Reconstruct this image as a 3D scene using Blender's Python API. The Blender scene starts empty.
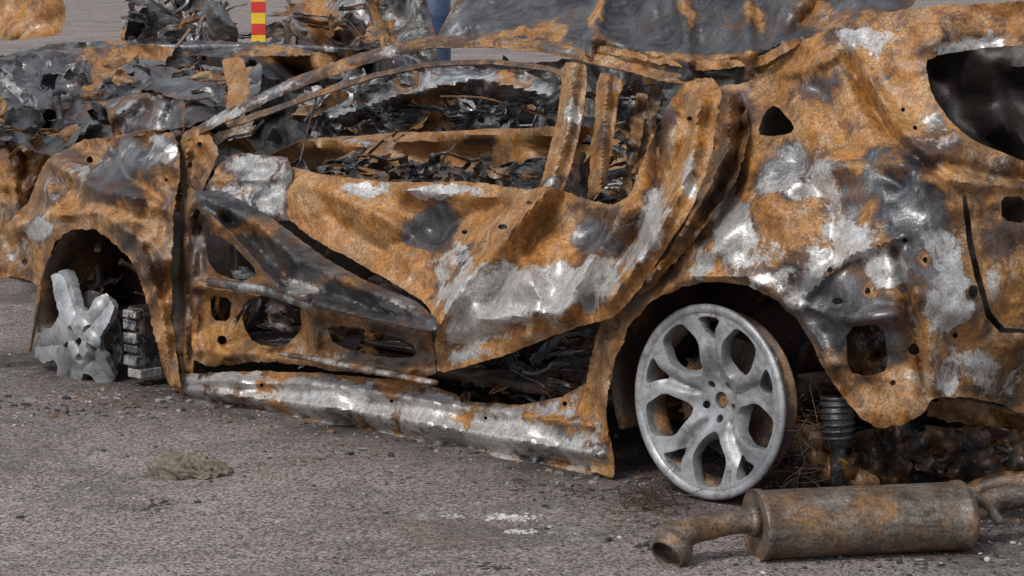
import bpy, math, random
import numpy as np
from mathutils import Vector, Matrix
from mathutils.geometry import delaunay_2d_cdt
random.seed(7); RS=np.random.RandomState(7)
scene=bpy.context.scene
scene.view_settings.view_transform='Standard'
scene.view_settings.look='None'
scene.view_settings.exposure=0
# ------------------------------------------------------------------ survey / calibration
FPX=2700.0; H=1.37; PIT=math.atan(348/FPX)
C=np.array([0,0,H]); F=np.array([0,math.cos(PIT),-math.sin(PIT)]); U=np.array([0,math.sin(PIT),math.cos(PIT)]); R=np.array([1.0,0,0])
def ray(x,y):
    x=np.asarray(x,float); y=np.asarray(y,float)
    return F+R*((x-512)/FPX)[...,None]+U*((288-y)/FPX)[...,None]
def G(x,y,z=0.0):
    d=ray(x,y); t=(z-C[2])/d[...,2]
    return C+d*t[...,None]
TH=math.radians(45)
P0=G(712,500)
D=np.array([-math.sin(TH),math.cos(TH),0]); N=np.array([-math.cos(TH),-math.sin(TH),0]); Z=np.array([0,0,1.0])
def S(x,y,w=0.0):
    """point on the plane parallel to the car's side, w metres outboard of it"""
    d=ray(x,y); w=np.asarray(w,float)
    t=((P0-C)@N+w)/(d@N)
    return C+d*t[...,None]
def UW(u,w,z): return P0+D*u+N*w+Z*z
# ------------------------------------------------------------------ noise
TAB=RS.rand(64,256,256)
def vn(x,y,s):
    T=TAB[s%64]; xi=np.floor(x).astype(int); yi=np.floor(y).astype(int)
    fx=x-xi; fy=y-yi; fx=fx*fx*(3-2*fx); fy=fy*fy*(3-2*fy)
    a=T[xi&255,yi&255]; b=T[(xi+1)&255,yi&255]; c=T[xi&255,(yi+1)&255]; d=T[(xi+1)&255,(yi+1)&255]
    return (a*(1-fx)+b*fx)*(1-fy)+(c*(1-fx)+d*fx)*fy
def fbm(x,y,s,o=4):
    r=0;a=.5;t=0
    for i in range(o):
        r=r+a*vn(x*2**i+13.7*i,y*2**i+7.3*i,s+i); t+=a; a*=.5
    return r/t
def ridged(x,y,s,o=3):
    r=0;a=.5;t=0
    for i in range(o):
        r=r+a*(1-abs(2*vn(x*2**i+3.1*i,y*2**i+9.3*i,s+i)-1)); t+=a; a*=.5
    return r/t
def folds(x,y,seed,scale,k=4):
    """sharp straight-ish creases as in buckled sheet steel"""
    rs=np.random.RandomState(seed*13+5); r=0
    for i in range(k):
        a=rs.uniform(0,math.pi); sc=scale*rs.uniform(.9,2.4)
        c=(x*math.cos(a)+y*math.sin(a))/sc+rs.rand()*9+(fbm(x/scale/2.2+i*5,y/scale/2.2,seed+i,2)-.5)*1.5
        tri=abs((c%1)-.5)*2-.5
        m=np.clip((fbm(x/scale/1.6+i*9,y/scale/1.6+4,seed+i+7,2)-.42)*5,0,1)
        r=r+tri*m*sc/scale*.7
    return r/1.6
# ------------------------------------------------------------------ materials
def newmat(name):
    m=bpy.data.materials.new(name); m.use_nodes=True; nt=m.node_tree
    b=nt.nodes['Principled BSDF']; return m,nt,b
class NT:
    def __init__(s,nt): s.nt=nt; s.tc=nt.nodes.new('ShaderNodeTexCoord')
    def n(s,t): return s.nt.nodes.new(t)
    def l(s,a,b): s.nt.links.new(a,b)
    def vec(s,off=(0,0,0),sc=(1,1,1)):
        if off==(0,0,0) and sc==(1,1,1): return s.tc.outputs['Object']
        m=s.n('ShaderNodeMapping'); m.inputs['Location'].default_value=off; m.inputs['Scale'].default_value=sc
        s.l(s.tc.outputs['Object'],m.inputs['Vector']); return m.outputs[0]
    def noise(s,scale,detail=8,rough=.65,dist=0,off=(0,0,0),sc=(1,1,1)):
        k=s.n('ShaderNodeTexNoise'); k.inputs['Scale'].default_value=scale; k.inputs['Detail'].default_value=detail
        k.inputs['Roughness'].default_value=rough; k.inputs['Distortion'].default_value=dist
        s.l(s.vec(off,sc),k.inputs['Vector']); return k.outputs['Fac']
    def voro(s,scale,off=(0,0,0),feat='F1',out='Distance'):
        k=s.n('ShaderNodeTexVoronoi'); k.inputs['Scale'].default_value=scale; k.feature=feat
        s.l(s.vec(off),k.inputs['Vector']); return k.outputs[out]
    def math(s,op,a,b=None,clamp=False):
        k=s.n('ShaderNodeMath'); k.operation=op; k.use_clamp=clamp
        for i,v in enumerate((a,b)):
            if v is None: continue
            if isinstance(v,(int,float)): k.inputs[i].default_value=v
            else: s.l(v,k.inputs[i])
        return k.outputs[0]
    def mix(s,f,a,b,mode='MIX'):
        k=s.n('ShaderNodeMix'); k.data_type='RGBA'; k.blend_type=mode
        for i,v in ((0,f),(6,a),(7,b)):
            if isinstance(v,(int,float)): k.inputs[i].default_value=v
            elif isinstance(v,tuple): k.inputs[i].default_value=(*v,1)
            else: s.l(v,k.inputs[i])
        return k.outputs[2]
    def ctr(s,v,gain,bias=.5):   # contrast around bias
        return s.math('ADD',s.math('MULTIPLY',s.math('SUBTRACT',v,bias),gain),.5,True)
    def mask(s,amt,noise,gain=2.4,sharp=5):
        a=s.math('MULTIPLY',s.math('SUBTRACT',noise,.5),gain)
        b=s.math('ADD',a,amt); return s.ctr(b,sharp)
    def bump(s,h,strength,dist,nrm=None):
        k=s.n('ShaderNodeBump'); k.inputs['Strength'].default_value=strength; k.inputs['Distance'].default_value=dist
        s.l(h,k.inputs['Height'])
        if nrm: s.l(nrm,k.inputs['Normal'])
        return k.outputs[0]
def burnt_metal():
    m,nt,b=newmat('burnt_metal'); q=NT(nt)
    at=q.n('ShaderNodeAttribute'); at.attribute_name='zones'
    sp=q.n('ShaderNodeSeparateColor'); q.l(at.outputs['Color'],sp.inputs[0])
    so=q.n('ShaderNodeAttribute'); so.attribute_name='soot'
    O,W,Gy=sp.outputs[0],sp.outputs[1],sp.outputs[2]; soot=so.outputs['Fac']
    nA=q.noise(6,7,.74,.3); nB=q.noise(8,7,.72,.3,(5,2,9)); nC=q.noise(11,7,.78,.2,(11,3,1)); nD=q.noise(42,4,.75,0,(3,8,2)); nE=q.noise(170,2,.7); nS=q.noise(5,7,.74,0,(9,0,4),(2.0,2.0,1.1)); nL=q.noise(3.2,7,.72,.6,(2,7,5))
    brown=q.mix(q.ctr(nD,3.2),(.022,.015,.012),(.13,.065,.036))
    orange=q.mix(q.ctr(nD,3.0),(.18,.075,.018),(.47,.215,.048))
    orange=q.mix(q.ctr(nS,6,.44),q.mix(.65,orange,(.095,.042,.020)),orange)
    tan=q.mix(q.ctr(nE,3),(.30,.185,.09),(.50,.355,.205))
    orange=q.mix(q.math('MULTIPLY',q.ctr(nC,6,.56),.8),orange,tan)
    grey=q.mix(q.ctr(nS,5),(.052,.054,.062),(.22,.22,.225))
    white=q.mix(q.ctr(nD,2.6),(.38,.37,.355),(.74,.73,.71))
    white=q.mix(q.math('MULTIPLY',q.ctr(nS,6,.57),.6),white,(.24,.235,.235))
    mo=q.mask(q.math('SUBTRACT',O,.04),nA,2.3,4.0); mg=q.mask(Gy,nB,2.3,4.0); mw=q.mask(q.math('ADD',W,.02),nC,2.4,4.2)
    c=q.mix(mo,brown,orange); c=q.mix(mg,c,grey); 
    ring=q.math('MULTIPLY',q.math('MULTIPLY',mg,q.math('SUBTRACT',1,mg)),2.0,True)
    c=q.mix(ring,c,(.13,.058,.026))
    c=q.mix(mw,c,white)
    sc=q.math('MULTIPLY',q.ctr(nL,9,.61),q.math('SUBTRACT',.82,q.math('MULTIPLY',mw,.6)))
    c=q.mix(sc,c,q.mix(q.ctr(nD,3),(.020,.016,.015),(.075,.046,.034)))
    v=q.voro(75,(2,1,0)); pits=q.math('MULTIPLY',q.math('LESS_THAN',v,.2),q.ctr(nA,7,.53))
    c=q.mix(q.math('MULTIPLY',pits,.75),c,(.022,.016,.014))
    v2=q.voro(120,(7,4,3)); fl=q.math('MULTIPLY',q.math('LESS_THAN',v2,.18),q.ctr(nC,7,.55))
    c=q.mix(q.math('MULTIPLY',fl,.6),c,(.55,.52,.48))
    c=q.mix(.5,c,q.mix(1,c,q.mix(q.ctr(nE,3.0),(.4,.4,.4),(1.55,1.55,1.55)),'MULTIPLY'))
    s2=q.math('MULTIPLY',soot,q.math('ADD',q.math('MULTIPLY',nB,.5),.72),True)
    c=q.mix(q.math('MULTIPLY',s2,.93,True),c,(.013,.012,.012))
    q.l(c,b.inputs['Base Color'])
    mm=q.math('MAXIMUM',mg,mw)
    r=q.math('SUBTRACT',q.math('ADD',q.math('MULTIPLY',nA,.8),.12),q.math('MULTIPLY',mm,.16),True); q.l(r,b.inputs['Roughness'])
    b.inputs['Specular IOR Level'].default_value=.6
    q.l(q.math('MULTIPLY',mm,.5),b.inputs['Metallic'])
    h=q.math('ADD',nD,q.math('MULTIPLY',nE,.5))
    q.l(q.bump(h,.7,.003),b.inputs['Normal'])
    return m
BM=burnt_metal()
def alloy():
    m,nt,b=newmat('burnt_alloy'); q=NT(nt)
    n=q.noise(9,6,.7,.3); n2=q.noise(60,4,.75); n3=q.noise(22,6,.75,.4,(4,4,1))
    c=q.mix(q.ctr(n,3.5),(.20,.21,.225),(.44,.45,.465)); c=q.mix(q.math('MULTIPLY',q.ctr(n3,6,.59),.7),c,(.10,.075,.055)); c=q.mix(q.math('MULTIPLY',q.ctr(n2,5,.62),.6),c,(.07,.06,.05))
    q.l(c,b.inputs['Base Color']); b.inputs['Roughness'].default_value=.45; b.inputs['Metallic'].default_value=.35
    q.l(q.bump(n2,.4,.002),b.inputs['Normal']); return m
AL=alloy()
def asphalt():
    m,nt,b=newmat('asphalt'); q=NT(nt)
    big=q.noise(.9,5,.6,.3); mid=q.noise(5,7,.72,.4,(3,3,0)); fine=q.noise(160,3,.8)
    c=q.mix(q.ctr(big,3.5),(.175,.157,.15),(.265,.24,.23))
    c=q.mix(q.math('MULTIPLY',q.ctr(mid,4,.52),.5),c,(.31,.28,.262))
    k=q.n('ShaderNodeTexVoronoi'); k.inputs['Scale'].default_value=150; q.l(q.vec(),k.inputs['Vector'])
    bw=q.n('ShaderNodeRGBToBW'); q.l(k.outputs['Color'],bw.inputs[0])
    c=q.mix(.85,c,q.mix(1,c,q.mix(q.ctr(bw.outputs[0],1.8),(.30,.30,.31),(1.75,1.7,1.66)),'MULTIPLY'))
    c=q.mix(.7,c,q.mix(1,c,q.mix(q.ctr(fine,3.5),(.5,.5,.5),(1.5,1.47,1.45)),'MULTIPLY'))
    st=q.noise(1.7,8,.74,.8,(8,1,0)); c=q.mix(q.math('MULTIPLY',q.ctr(st,7,.57),.6),c,(.08,.075,.073))
    st2=q.noise(3.1,8,.8,.6,(1,9,0)); c=q.mix(q.math('MULTIPLY',q.ctr(st2,9,.63),.7),c,(.50,.48,.455))
    st3=q.noise(2.3,8,.78,.6,(4,2,0)); c=q.mix(q.math('MULTIPLY',q.ctr(st3,8,.61),.5),c,(.20,.12,.07))
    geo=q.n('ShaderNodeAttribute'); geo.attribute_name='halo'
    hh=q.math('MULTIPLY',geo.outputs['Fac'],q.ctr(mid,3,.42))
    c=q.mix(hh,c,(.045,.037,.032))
    q.l(c,b.inputs['Base Color']); b.inputs['Roughness'].default_value=.9; b.inputs['Specular IOR Level'].default_value=.25
    h=q.math('ADD',q.math('MULTIPLY',k.outputs['Distance'],-.6),fine)
    q.l(q.bump(h,.8,.006),b.inputs['Normal']); return m
def simple(name,col,rough=.7,col2=None,scale=20,metal=0,bump=.3):
    m,nt,b=newmat(name); q=NT(nt); n=q.noise(scale,6,.7)
    q.l(q.mix(q.ctr(n,3),col,col2 or tuple(v*.6 for v in col)),b.inputs['Base Color'])
    b.inputs['Roughness'].default_value=rough; b.inputs['Metallic'].default_value=metal
    q.l(q.bump(n,bump,.01),b.inputs['Normal']); return m
def rubble_mat():
    m,nt,b=newmat('rubble'); q=NT(nt)
    at=q.n('ShaderNodeAttribute'); at.attribute_name='zones'
    n=q.noise(60,4,.7); q.l(q.mix(q.ctr(n,3),q.mix(1,at.outputs['Color'],(.6,.6,.6),'MULTIPLY'),at.outputs['Color']),b.inputs['Base Color'])
    b.inputs['Roughness'].default_value=.9; return m
# ------------------------------------------------------------------ object helpers
def empty(name,loc=(0,0,0)):
    e=bpy.data.objects.new(name,None); scene.collection.objects.link(e); return e
def mk(name,V,T,parent=None,mat=None,zones=None,soot=None,thick=0,smooth=True,bevel=0,offset=-1,split=None):
    V=np.asarray(V,float); me=bpy.data.meshes.new(name); me.from_pydata(V.tolist(),[],[tuple(int(i) for i in t) for t in T]); me.update()
    if zones is not None:
        z=np.ones((len(V),4)); z[:,:3]=np.asarray(zones,float); a=me.attributes.new('zones','FLOAT_COLOR','POINT'); a.data.foreach_set('color',z.ravel())
    if soot is not None:
        s=np.zeros(len(V))+soot; a=me.attributes.new('soot','FLOAT','POINT'); a.data.foreach_set('value',s)
    if smooth: me.polygons.foreach_set('use_smooth',[True]*len(me.polygons))
    o=bpy.data.objects.new(name,me); scene.collection.objects.link(o); o.parent=parent
    if mat: me.materials.append(mat)
    if thick:
        s=o.modifiers.new('s','SOLIDIFY'); s.thickness=thick; s.offset=offset
    if bevel:
        s=o.modifiers.new('b','BEVEL'); s.width=bevel; s.segments=2; s.limit_method='ANGLE'; s.angle_limit=math.radians(50)
    if split:
        s=o.modifiers.new('e','EDGE_SPLIT'); s.split_angle=math.radians(split)
    return o
def pip(poly,x,y):
    ins=np.zeros(len(x),bool); n=len(poly)
    for i in range(n):
        x1,y1=poly[i]; x2,y2=poly[(i+1)%n]
        if y1==y2: continue
        c=((y1>y)!=(y2>y))&(x<(x2-x1)*(y-y1)/(y2-y1)+x1); ins^=c
    return ins
def chaikin(P,it=1,c=.2):
    P=np.asarray(P,float)
    for _ in range(it):
        Q=np.roll(P,-1,axis=0); P=np.stack([P*(1-c)+Q*c,P*c+Q*(1-c)],1).reshape(-1,P.shape[1])
    return P
def densify(P,res,rag,seed):
    out=[]; n=len(P); s=0
    for i in range(n):
        a=P[i][:2]; b=P[(i+1)%n][:2]; L=np.hypot(*(b-a)); k=max(1,int(L/res))
        nr=np.array([-(b-a)[1],(b-a)[0]])/(L+1e-9)
        for j in range(k):
            p=a+(b-a)*j/k; ss=(s+L*j/k)
            f=lambda q,m:fbm(np.array([ss*q]),np.array([seed*1.7]),seed+m,3)[0]
            o=(f(.28,0)-.5)*2.2*rag+(f(.05,3)-.5)*2.6*rag
            out.append(p+nr*o)
        s+=L
    return np.array(out)
def fill2d(loops,res,seed=0):
    rs=np.random.RandomState(seed); pts=[];ed=[]
    for L in loops:
        b=len(pts); pts+=L.tolist(); n=len(L); ed+=[(b+i,b+(i+1)%n) for i in range(n)]
    B=np.array(pts); x0,y0=loops[0].min(0); x1,y1=loops[0].max(0)
    gx,gy=np.meshgrid(np.arange(x0,x1,res),np.arange(y0,y1,res*.87)); gx[1::2]+=res/2
    gx=gx.ravel()+rs.uniform(-.12,.12,gx.size)*res; gy=gy.ravel()+rs.uniform(-.12,.12,gy.size)*res
    m=pip(loops[0],gx,gy)
    for L in loops[1:]: m&=~pip(L,gx,gy)
    gx=gx[m];gy=gy[m]
    if len(gx):
        keep=np.ones(len(gx),bool)
        for i in range(0,len(gx),2000):
            d=(gx[i:i+2000,None]-B[None,:,0])**2+(gy[i:i+2000,None]-B[None,:,1])**2
            keep[i:i+2000]=d.min(1)>(res*.5)**2
        pts+=np.stack([gx[keep],gy[keep]],1).tolist()
    r=delaunay_2d_cdt([Vector(p) for p in pts],ed,[],0,1e-6)
    V=np.array([tuple(v) for v in r[0]]); T=np.array([list(f) for f in r[2]])
    c=V[T].mean(1); m=pip(loops[0],c[:,0],c[:,1])
    for L in loops[1:]: m&=~pip(L,c[:,0],c[:,1])
    T=T[m]; used=np.unique(T); mp=-np.ones(len(V),int); mp[used]=np.arange(len(used))
    return V[used],mp[T]
def rbf(ctrl,X,c=8.):
    A=np.array(ctrl,float); P=A[:,:2]; w=A[:,2]; n=len(P)
    K=np.sqrt(((P[:,None]-P[None])**2).sum(2)+c*c); M=np.zeros((n+3,n+3)); M[:n,:n]=K+np.eye(n)*-.5
    M[:n,n]=1; M[:n,n+1:]=P; M[n,:n]=1; M[n+1:,:n]=P.T
    s=np.linalg.lstsq(M,np.concatenate([w,[0,0,0]]),rcond=None)[0]
    r=np.sqrt(((X[:,None]-P[None])**2).sum(2)+c*c)@s[:n]
    return r+s[n]+X@s[n+1:]
def segd(X,pl):
    d=np.full(len(X),1e9)
    for a,b in zip(pl[:-1],pl[1:]):
        a=np.array(a,float);b=np.array(b,float); ab=b-a; t=np.clip(((X-a)@ab)/(ab@ab),0,1)
        d=np.minimum(d,np.hypot(*(X-(a+t[:,None]*ab)).T))
    return d
def circ(x,y,r,ry=None,n=12): 
    ry=ry or r; return [(x+r*math.cos(i*2*math.pi/n),y+ry*math.sin(i*2*math.pi/n)) for i in range(n)]
def zones_at(X,base,spots,seed):
    x=X[:,0]+ (fbm(X[:,0]/22,X[:,1]/22,seed+3)-.5)*34; y=X[:,1]+(fbm(X[:,0]/22,X[:,1]/22,seed+9)-.5)*34
    z=np.tile(np.array(base,float),(len(X),1))
    wsum=np.zeros(len(X)); acc=np.zeros((len(X),4))
    for s in spots:
        rx=s[2]; ry=s[3]; w=np.exp(-(((x-s[0])/rx)**2+((y-s[1])/ry)**2)*1.1)*1.6
        acc+=w[:,None]**1.6*np.array(s[4:8]); wsum+=w**1.6
    k=np.clip(wsum,0,1)[:,None]; a=acc/np.maximum(wsum,1e-6)[:,None]
    z=z*(1-k)+a*k
    return z
def panel(name,outline,ctrl=(),holes=(),creases=(),res=5,amp=.01,ascale=45,rag=1.0,base=(.45,.1,.3,.1),spots=None,parent=None,mat=None,thick=.0016,seed=1,edge=0.4,sharp=.5,fold=1.0,rnd=.1,split=70):
    O3=[(p[0],p[1],p[2] if len(p)>2 else None) for p in outline]; lw=0
    f=[];
    for p in O3:
        if p[2] is None: p=(p[0],p[1],lw)
        lw=p[2]; f.append(p)
    O3=chaikin(f,1,rnd)
    L0=densify(O3,res*.7,rag,seed)
    loops=[L0]+[densify(chaikin(np.array(h,float),1),min(res,4),rag*.3,seed+5+i) for i,h in enumerate(holes)]
    X,T=fill2d(loops,res,seed)
    cc=[tuple(p) for p in f]+list(ctrl)
    w=rbf(cc,X)
    for pl,h,wd in creases:
        d=segd(X,pl); w+=h*1.1*np.exp(-np.abs(d/max(wd,res*1.5))**1.5)
    w+=((ridged(X[:,0]/ascale/1.5+seed*3.3,X[:,1]/ascale/1.5+seed,seed,1)-.5)*.7+(fbm(X[:,0]/ascale/1.2+seed,X[:,1]/ascale/1.2,seed+4,2)-.5)*.6)*amp
    w+=folds(X[:,0],X[:,1],seed,ascale*1.6)*amp*2.4*fold+folds(X[:,0]+50,X[:,1],seed+3,ascale*.75,3)*amp*.9*fold
    z=zones_at(X,base,spots if spots is not None else [],seed)
    Bp=np.vstack(loops); dm=np.empty(len(X))
    for i in range(0,len(X),2000): dm[i:i+2000]=np.sqrt(((X[i:i+2000,None]-Bp[None])**2).sum(2).min(1))
    e=np.exp(-(dm/5)**2)*edge; z[:,0]+=e*.3; z[:,1]-=e*.8; z[:,2]-=e*.6; z[:,3]+=e*.3
    w+=np.exp(-(dm/4)**2)*(fbm(X[:,0]/9,X[:,1]/9,seed+11,2)-.5)*min(amp,.02)*1.2
    return mk(name,S(X[:,0],X[:,1],w),T,parent,mat or BM,z[:,:3],np.clip(z[:,3],0,1),thick,split=split)
def catmull(P,k=6):
    P=np.asarray(P,float); P2=np.vstack([2*P[0]-P[1],P,2*P[-1]-P[-2]]); out=[]
    for i in range(1,len(P2)-2):
        a,b,c,d=P2[i-1:i+3]
        for j in range(k):
            t=j/k; out.append(.5*((2*b)+(-a+c)*t+(2*a-5*b+4*c-d)*t*t+(-a+3*b-3*c+d)*t**3))
    out.append(P2[-2]); return np.array(out)
def sweepVT(P,r,ns=8,k=6,flat=1.0,jit=.0,caps=True):
    P=np.asarray(P,float)
    if k>1 and len(P)>2: P=catmull(P,k)
    n=len(P); r=np.interp(np.linspace(0,1,n),np.linspace(0,1,len(np.atleast_1d(r))),np.atleast_1d(r))
    V=[];T=[]; t=P[1]-P[0]; up=np.array([0,0,1.0]) if abs(t[2])<.8*np.linalg.norm(t) else np.array([0,1.0,0])
    a=None
    for i in range(n):
        t=P[min(i+1,n-1)]-P[max(i-1,0)]; t=t/(np.linalg.norm(t)+1e-9)
        if a is None: a=np.cross(up,t)
        a=a-t*(a@t); a/=np.linalg.norm(a)+1e-9; b=np.cross(t,a)
        for j in range(ns):
            an=2*math.pi*j/ns; rr=r[i]*(1+random.uniform(-jit,jit))
            V.append(P[i]+a*math.cos(an)*rr*flat+b*math.sin(an)*rr)
    for i in range(n-1):
        for j in range(ns):
            T.append((i*ns+j,i*ns+(j+1)%ns,(i+1)*ns+(j+1)%ns,(i+1)*ns+j))
    if caps: T.append(tuple(range(ns))[::-1]); T.append(tuple((n-1)*ns+j for j in range(ns)))
    return V,T
def sweep(name,P,r,parent,zones=(.5,.1,.3),soot=.1,mat=None,**kw):
    V,T=sweepVT(P,r,**kw); return mk(name,V,T,parent,mat or BM,np.tile(zones,(len(V),1)),soot)
def SP(pts): return [S(p[0],p[1],p[2]) for p in pts]
def scrap(name,n,box,wr,size,parent,zc,seed,soot=(0,.6),tubes=.35,zmin=.02,tr=(.002,.007)):
    """crumpled torn sheet shards and bent rods filling a volume"""
    rs=np.random.RandomState(seed); random.seed(seed); V=[];T=[];ZN=[];SO=[]
    for i in range(n):
        x=rs.uniform(box[0],box[2]); y=rs.uniform(box[1],box[3]); w=rs.uniform(*wr); c=S(x,y,w)
        z0=np.clip(np.array(zc[rs.randint(len(zc))])+rs.uniform(-.12,.12,3),0,1); so=rs.uniform(*soot)
        b=len(V); u=rs.rand()
        if u<tubes:
            d=rs.normal(size=3); d[2]*=.6; d/=np.linalg.norm(d); L=rs.uniform(.6,2)*size
            P=[c+d*L*(t-.5)+rs.normal(size=3)*L*.045 for t in np.linspace(0,1,5)]
            v,t=sweepVT(P,rs.uniform(*tr),ns=6,k=3,flat=rs.uniform(.4,2.2))
        else:
            m=11; a=rs.uniform(.4,1)*size; bb=a*rs.uniform(.15,.8); A,B=np.meshgrid(np.linspace(-1,1,m),np.linspace(-1,1,m))
            if rs.rand()<.4: a*=1.8; bb*=.35
            A=A+rs.normal(size=A.shape)*.05; B=B+rs.normal(size=A.shape)*.05
            hh=folds(A*1.0+i,B*1.0+i*2,i%40,.9,3)*min(a,.4)*.4+rs.uniform(-.4,.4)*a*A**2+rs.uniform(-.4,.4)*bb*B*A+rs.uniform(-.5,.5)*a*np.abs(A-rs.uniform(-.5,.5))+rs.uniform(-.6,.6)*bb*np.abs(B-rs.uniform(-.5,.5))
            ed=1-.5*fbm(A*3+i,B*3,i+3,3)*np.maximum(abs(A),abs(B))
            q=np.stack([A*a*ed*.5,B*bb*ed*.5,hh*.5],-1).reshape(-1,3)
            M=np.array(Matrix.Rotation(rs.uniform(0,6.28),3,'Z')@Matrix.Rotation(rs.uniform(.3,1.5),3,'X')@Matrix.Rotation(rs.uniform(-1,1),3,'Y'))
            v=(q@M.T+c).tolist(); t=[(r_*m+c_,r_*m+c_+1,(r_+1)*m+c_+1,(r_+1)*m+c_) for r_ in range(m-1) for c_ in range(m-1) if rs.rand()>.04]
        v=np.array(v); v[:,2]=np.maximum(v[:,2],zmin)
        V+=v.tolist(); T+=[tuple(b+k for k in f) for f in t]; ZN+=[z0]*len(v); SO+=[so]*len(v)
    return mk(name,V,T,parent,BM,np.array(ZN),np.array(SO),.002,split=45)
# ================================================================== GROUND
def ground():
    xs=np.concatenate([[-400,-100,-40,-15],np.linspace(-6,6,90),[15,40,100,400]]); ys=np.concatenate([[-100,-20,0],np.linspace(3,16,110),[25,45,90,200,600]])
    A,B=np.meshgrid(xs,ys); P=np.stack([A.ravel(),B.ravel(),np.zeros(A.size)],1)
    rel=P-P0; u=rel@D; w=rel@N
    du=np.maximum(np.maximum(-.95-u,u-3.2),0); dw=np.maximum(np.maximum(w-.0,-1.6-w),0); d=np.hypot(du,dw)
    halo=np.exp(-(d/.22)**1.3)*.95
    near=(P[:,0]>-6)&(P[:,0]<6)&(P[:,1]>3)&(P[:,1]<16)
    P[:,2]+=np.where(near,(fbm(P[:,0]*1.2+50,P[:,1]*1.2+50,2)-.5)*.012,0)
    n=len(xs); T=[(j*n+i,j*n+i+1,(j+1)*n+i+1,(j+1)*n+i) for j in range(len(ys)-1) for i in range(n-1)]
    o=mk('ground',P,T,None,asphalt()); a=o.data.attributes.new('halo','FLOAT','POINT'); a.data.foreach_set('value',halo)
ground()
def stones(name,spec,seed):
    rs=np.random.RandomState(seed); V=[];T=[];ZC=[]
    ico=[(0,0,1),(.89,0,.45),(.28,.85,.45),(-.72,.53,.45),(-.72,-.53,.45),(.28,-.85,.45),(.72,.53,-.45),(-.28,.85,-.45),(-.89,0,-.45),(-.28,-.85,-.45),(.72,-.53,-.45),(0,0,-1)]
    fc=[(0,1,2),(0,2,3),(0,3,4),(0,4,5),(0,5,1),(1,6,2),(2,7,3),(3,8,4),(4,9,5),(5,10,1),(6,7,2),(7,8,3),(8,9,4),(9,10,5),(10,6,1),(6,11,7),(7,11,8),(8,11,9),(9,11,10),(10,11,6)]
    ico=np.array(ico)
    for (x,y,s,col) in spec:
        p=G(x,y)
        k=ico*(1+rs.uniform(-.3,.3,(12,1)))*np.array([rs.uniform(.6,1.4),rs.uniform(.6,1.4),rs.uniform(.25,.7)])*s
        a=rs.uniform(0,6.28); c,s_=math.cos(a),math.sin(a); k=k@np.array([[c,s_,0],[-s_,c,0],[0,0,1]])
        b=len(V); V+=(k+p+np.array([0,0,s*.15])).tolist(); T+=[tuple(b+i for i in f) for f in fc]; ZC+=[col]*12
    return mk(name,V,T,None,RUB,np.array(ZC),smooth=False)
RUB=rubble_mat()
rs=np.random.RandomState(3); spec=[]
cols=[(.36,.34,.32),(.14,.13,.125),(.05,.045,.045),(.55,.53,.51),(.18,.11,.07),(.27,.24,.225)]
for i in range(5600):
    x=rs.uniform(-30,1060); y=300+ (rs.rand()**.8)*300
    if rs.rand()<.3: y=np.clip(375+x*.15+rs.normal()*16,300,600)
    s=min(.0022*math.exp(rs.normal()*.6),.013); spec.append((x,y,s,cols[rs.choice(6,p=[.2,.2,.25,.07,.1,.18])]))
for cx,cy,n_,sx,sy,ci in [(512,518,130,14,1.6,3),(519,532,50,8,1.3,3),(455,517,22,7,.9,3),(655,546,30,14,4,2),(340,560,28,8,3,2),(495,568,30,10,2,2),(150,508,30,9,3,2),(10,420,15,12,4,3),(400,480,25,20,5,2),(300,462,25,25,4,4),(110,400,140,60,7,4),(640,515,90,25,8,4),(560,490,60,40,6,2),(720,520,60,50,12,2),(900,560,50,80,8,2),(40,405,60,30,8,2),(85,398,60,20,4,0)]:
    for k in range(n_):
        g=rs.uniform(.75,1.25); spec.append((cx+rs.normal()*sx,cy+rs.normal()*sy,.002+rs.rand()*.006,tuple(v*g for v in cols[ci])))
for cx,cy,n_ in [(190,392,40),(430,440,50),(600,480,50),(120,398,60),(860,470,60),(980,500,50)]:
    for k in range(n_): spec.append((cx+rs.normal()*60,cy+rs.normal()*9+ (rs.rand()*12),.004+rs.rand()*.012,cols[rs.choice([1,2,4,5])]))
stones('loose_gravel',spec,5)
def clod(name,x,y,rx,ry,rz,mat,seed):
    c=G(x,y); V=[];T=[]; n=90;m=34
    for j in range(m+1):
        ph=math.pi*j/m
        for i in range(n):
            th=2*math.pi*i/n; cx,cy,cz=math.cos(th)*math.sin(ph),math.sin(th)*math.sin(ph),math.cos(ph)
            nn=.5+.7*fbm(np.array([cx*1.6+9+cz]),np.array([cy*1.6+9+cz]),seed,3)[0]+.45*(ridged(np.array([cx*4+9+cz*2]),np.array([cy*4+9-cz]),seed+4,4)[0]-.5)
            V.append(c+np.array([rx*cx*nn,ry*cy*nn,max(rz*cz*nn**2*1.2+.15*rz,-.004)]))
    for j in range(m):
        for i in range(n): T.append((j*n+i,(j+1)*n+i,(j+1)*n+(i+1)%n,j*n+(i+1)%n))
    return mk(name,V,T,None,mat,split=30)
clod('stone_rubble',190,474,.13,.085,.042,simple('clod',(.28,.235,.18),.95,(.10,.082,.065),60,bump=1),9)
# ================================================================== MAIN CAR
car=empty('burnt_car')
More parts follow.
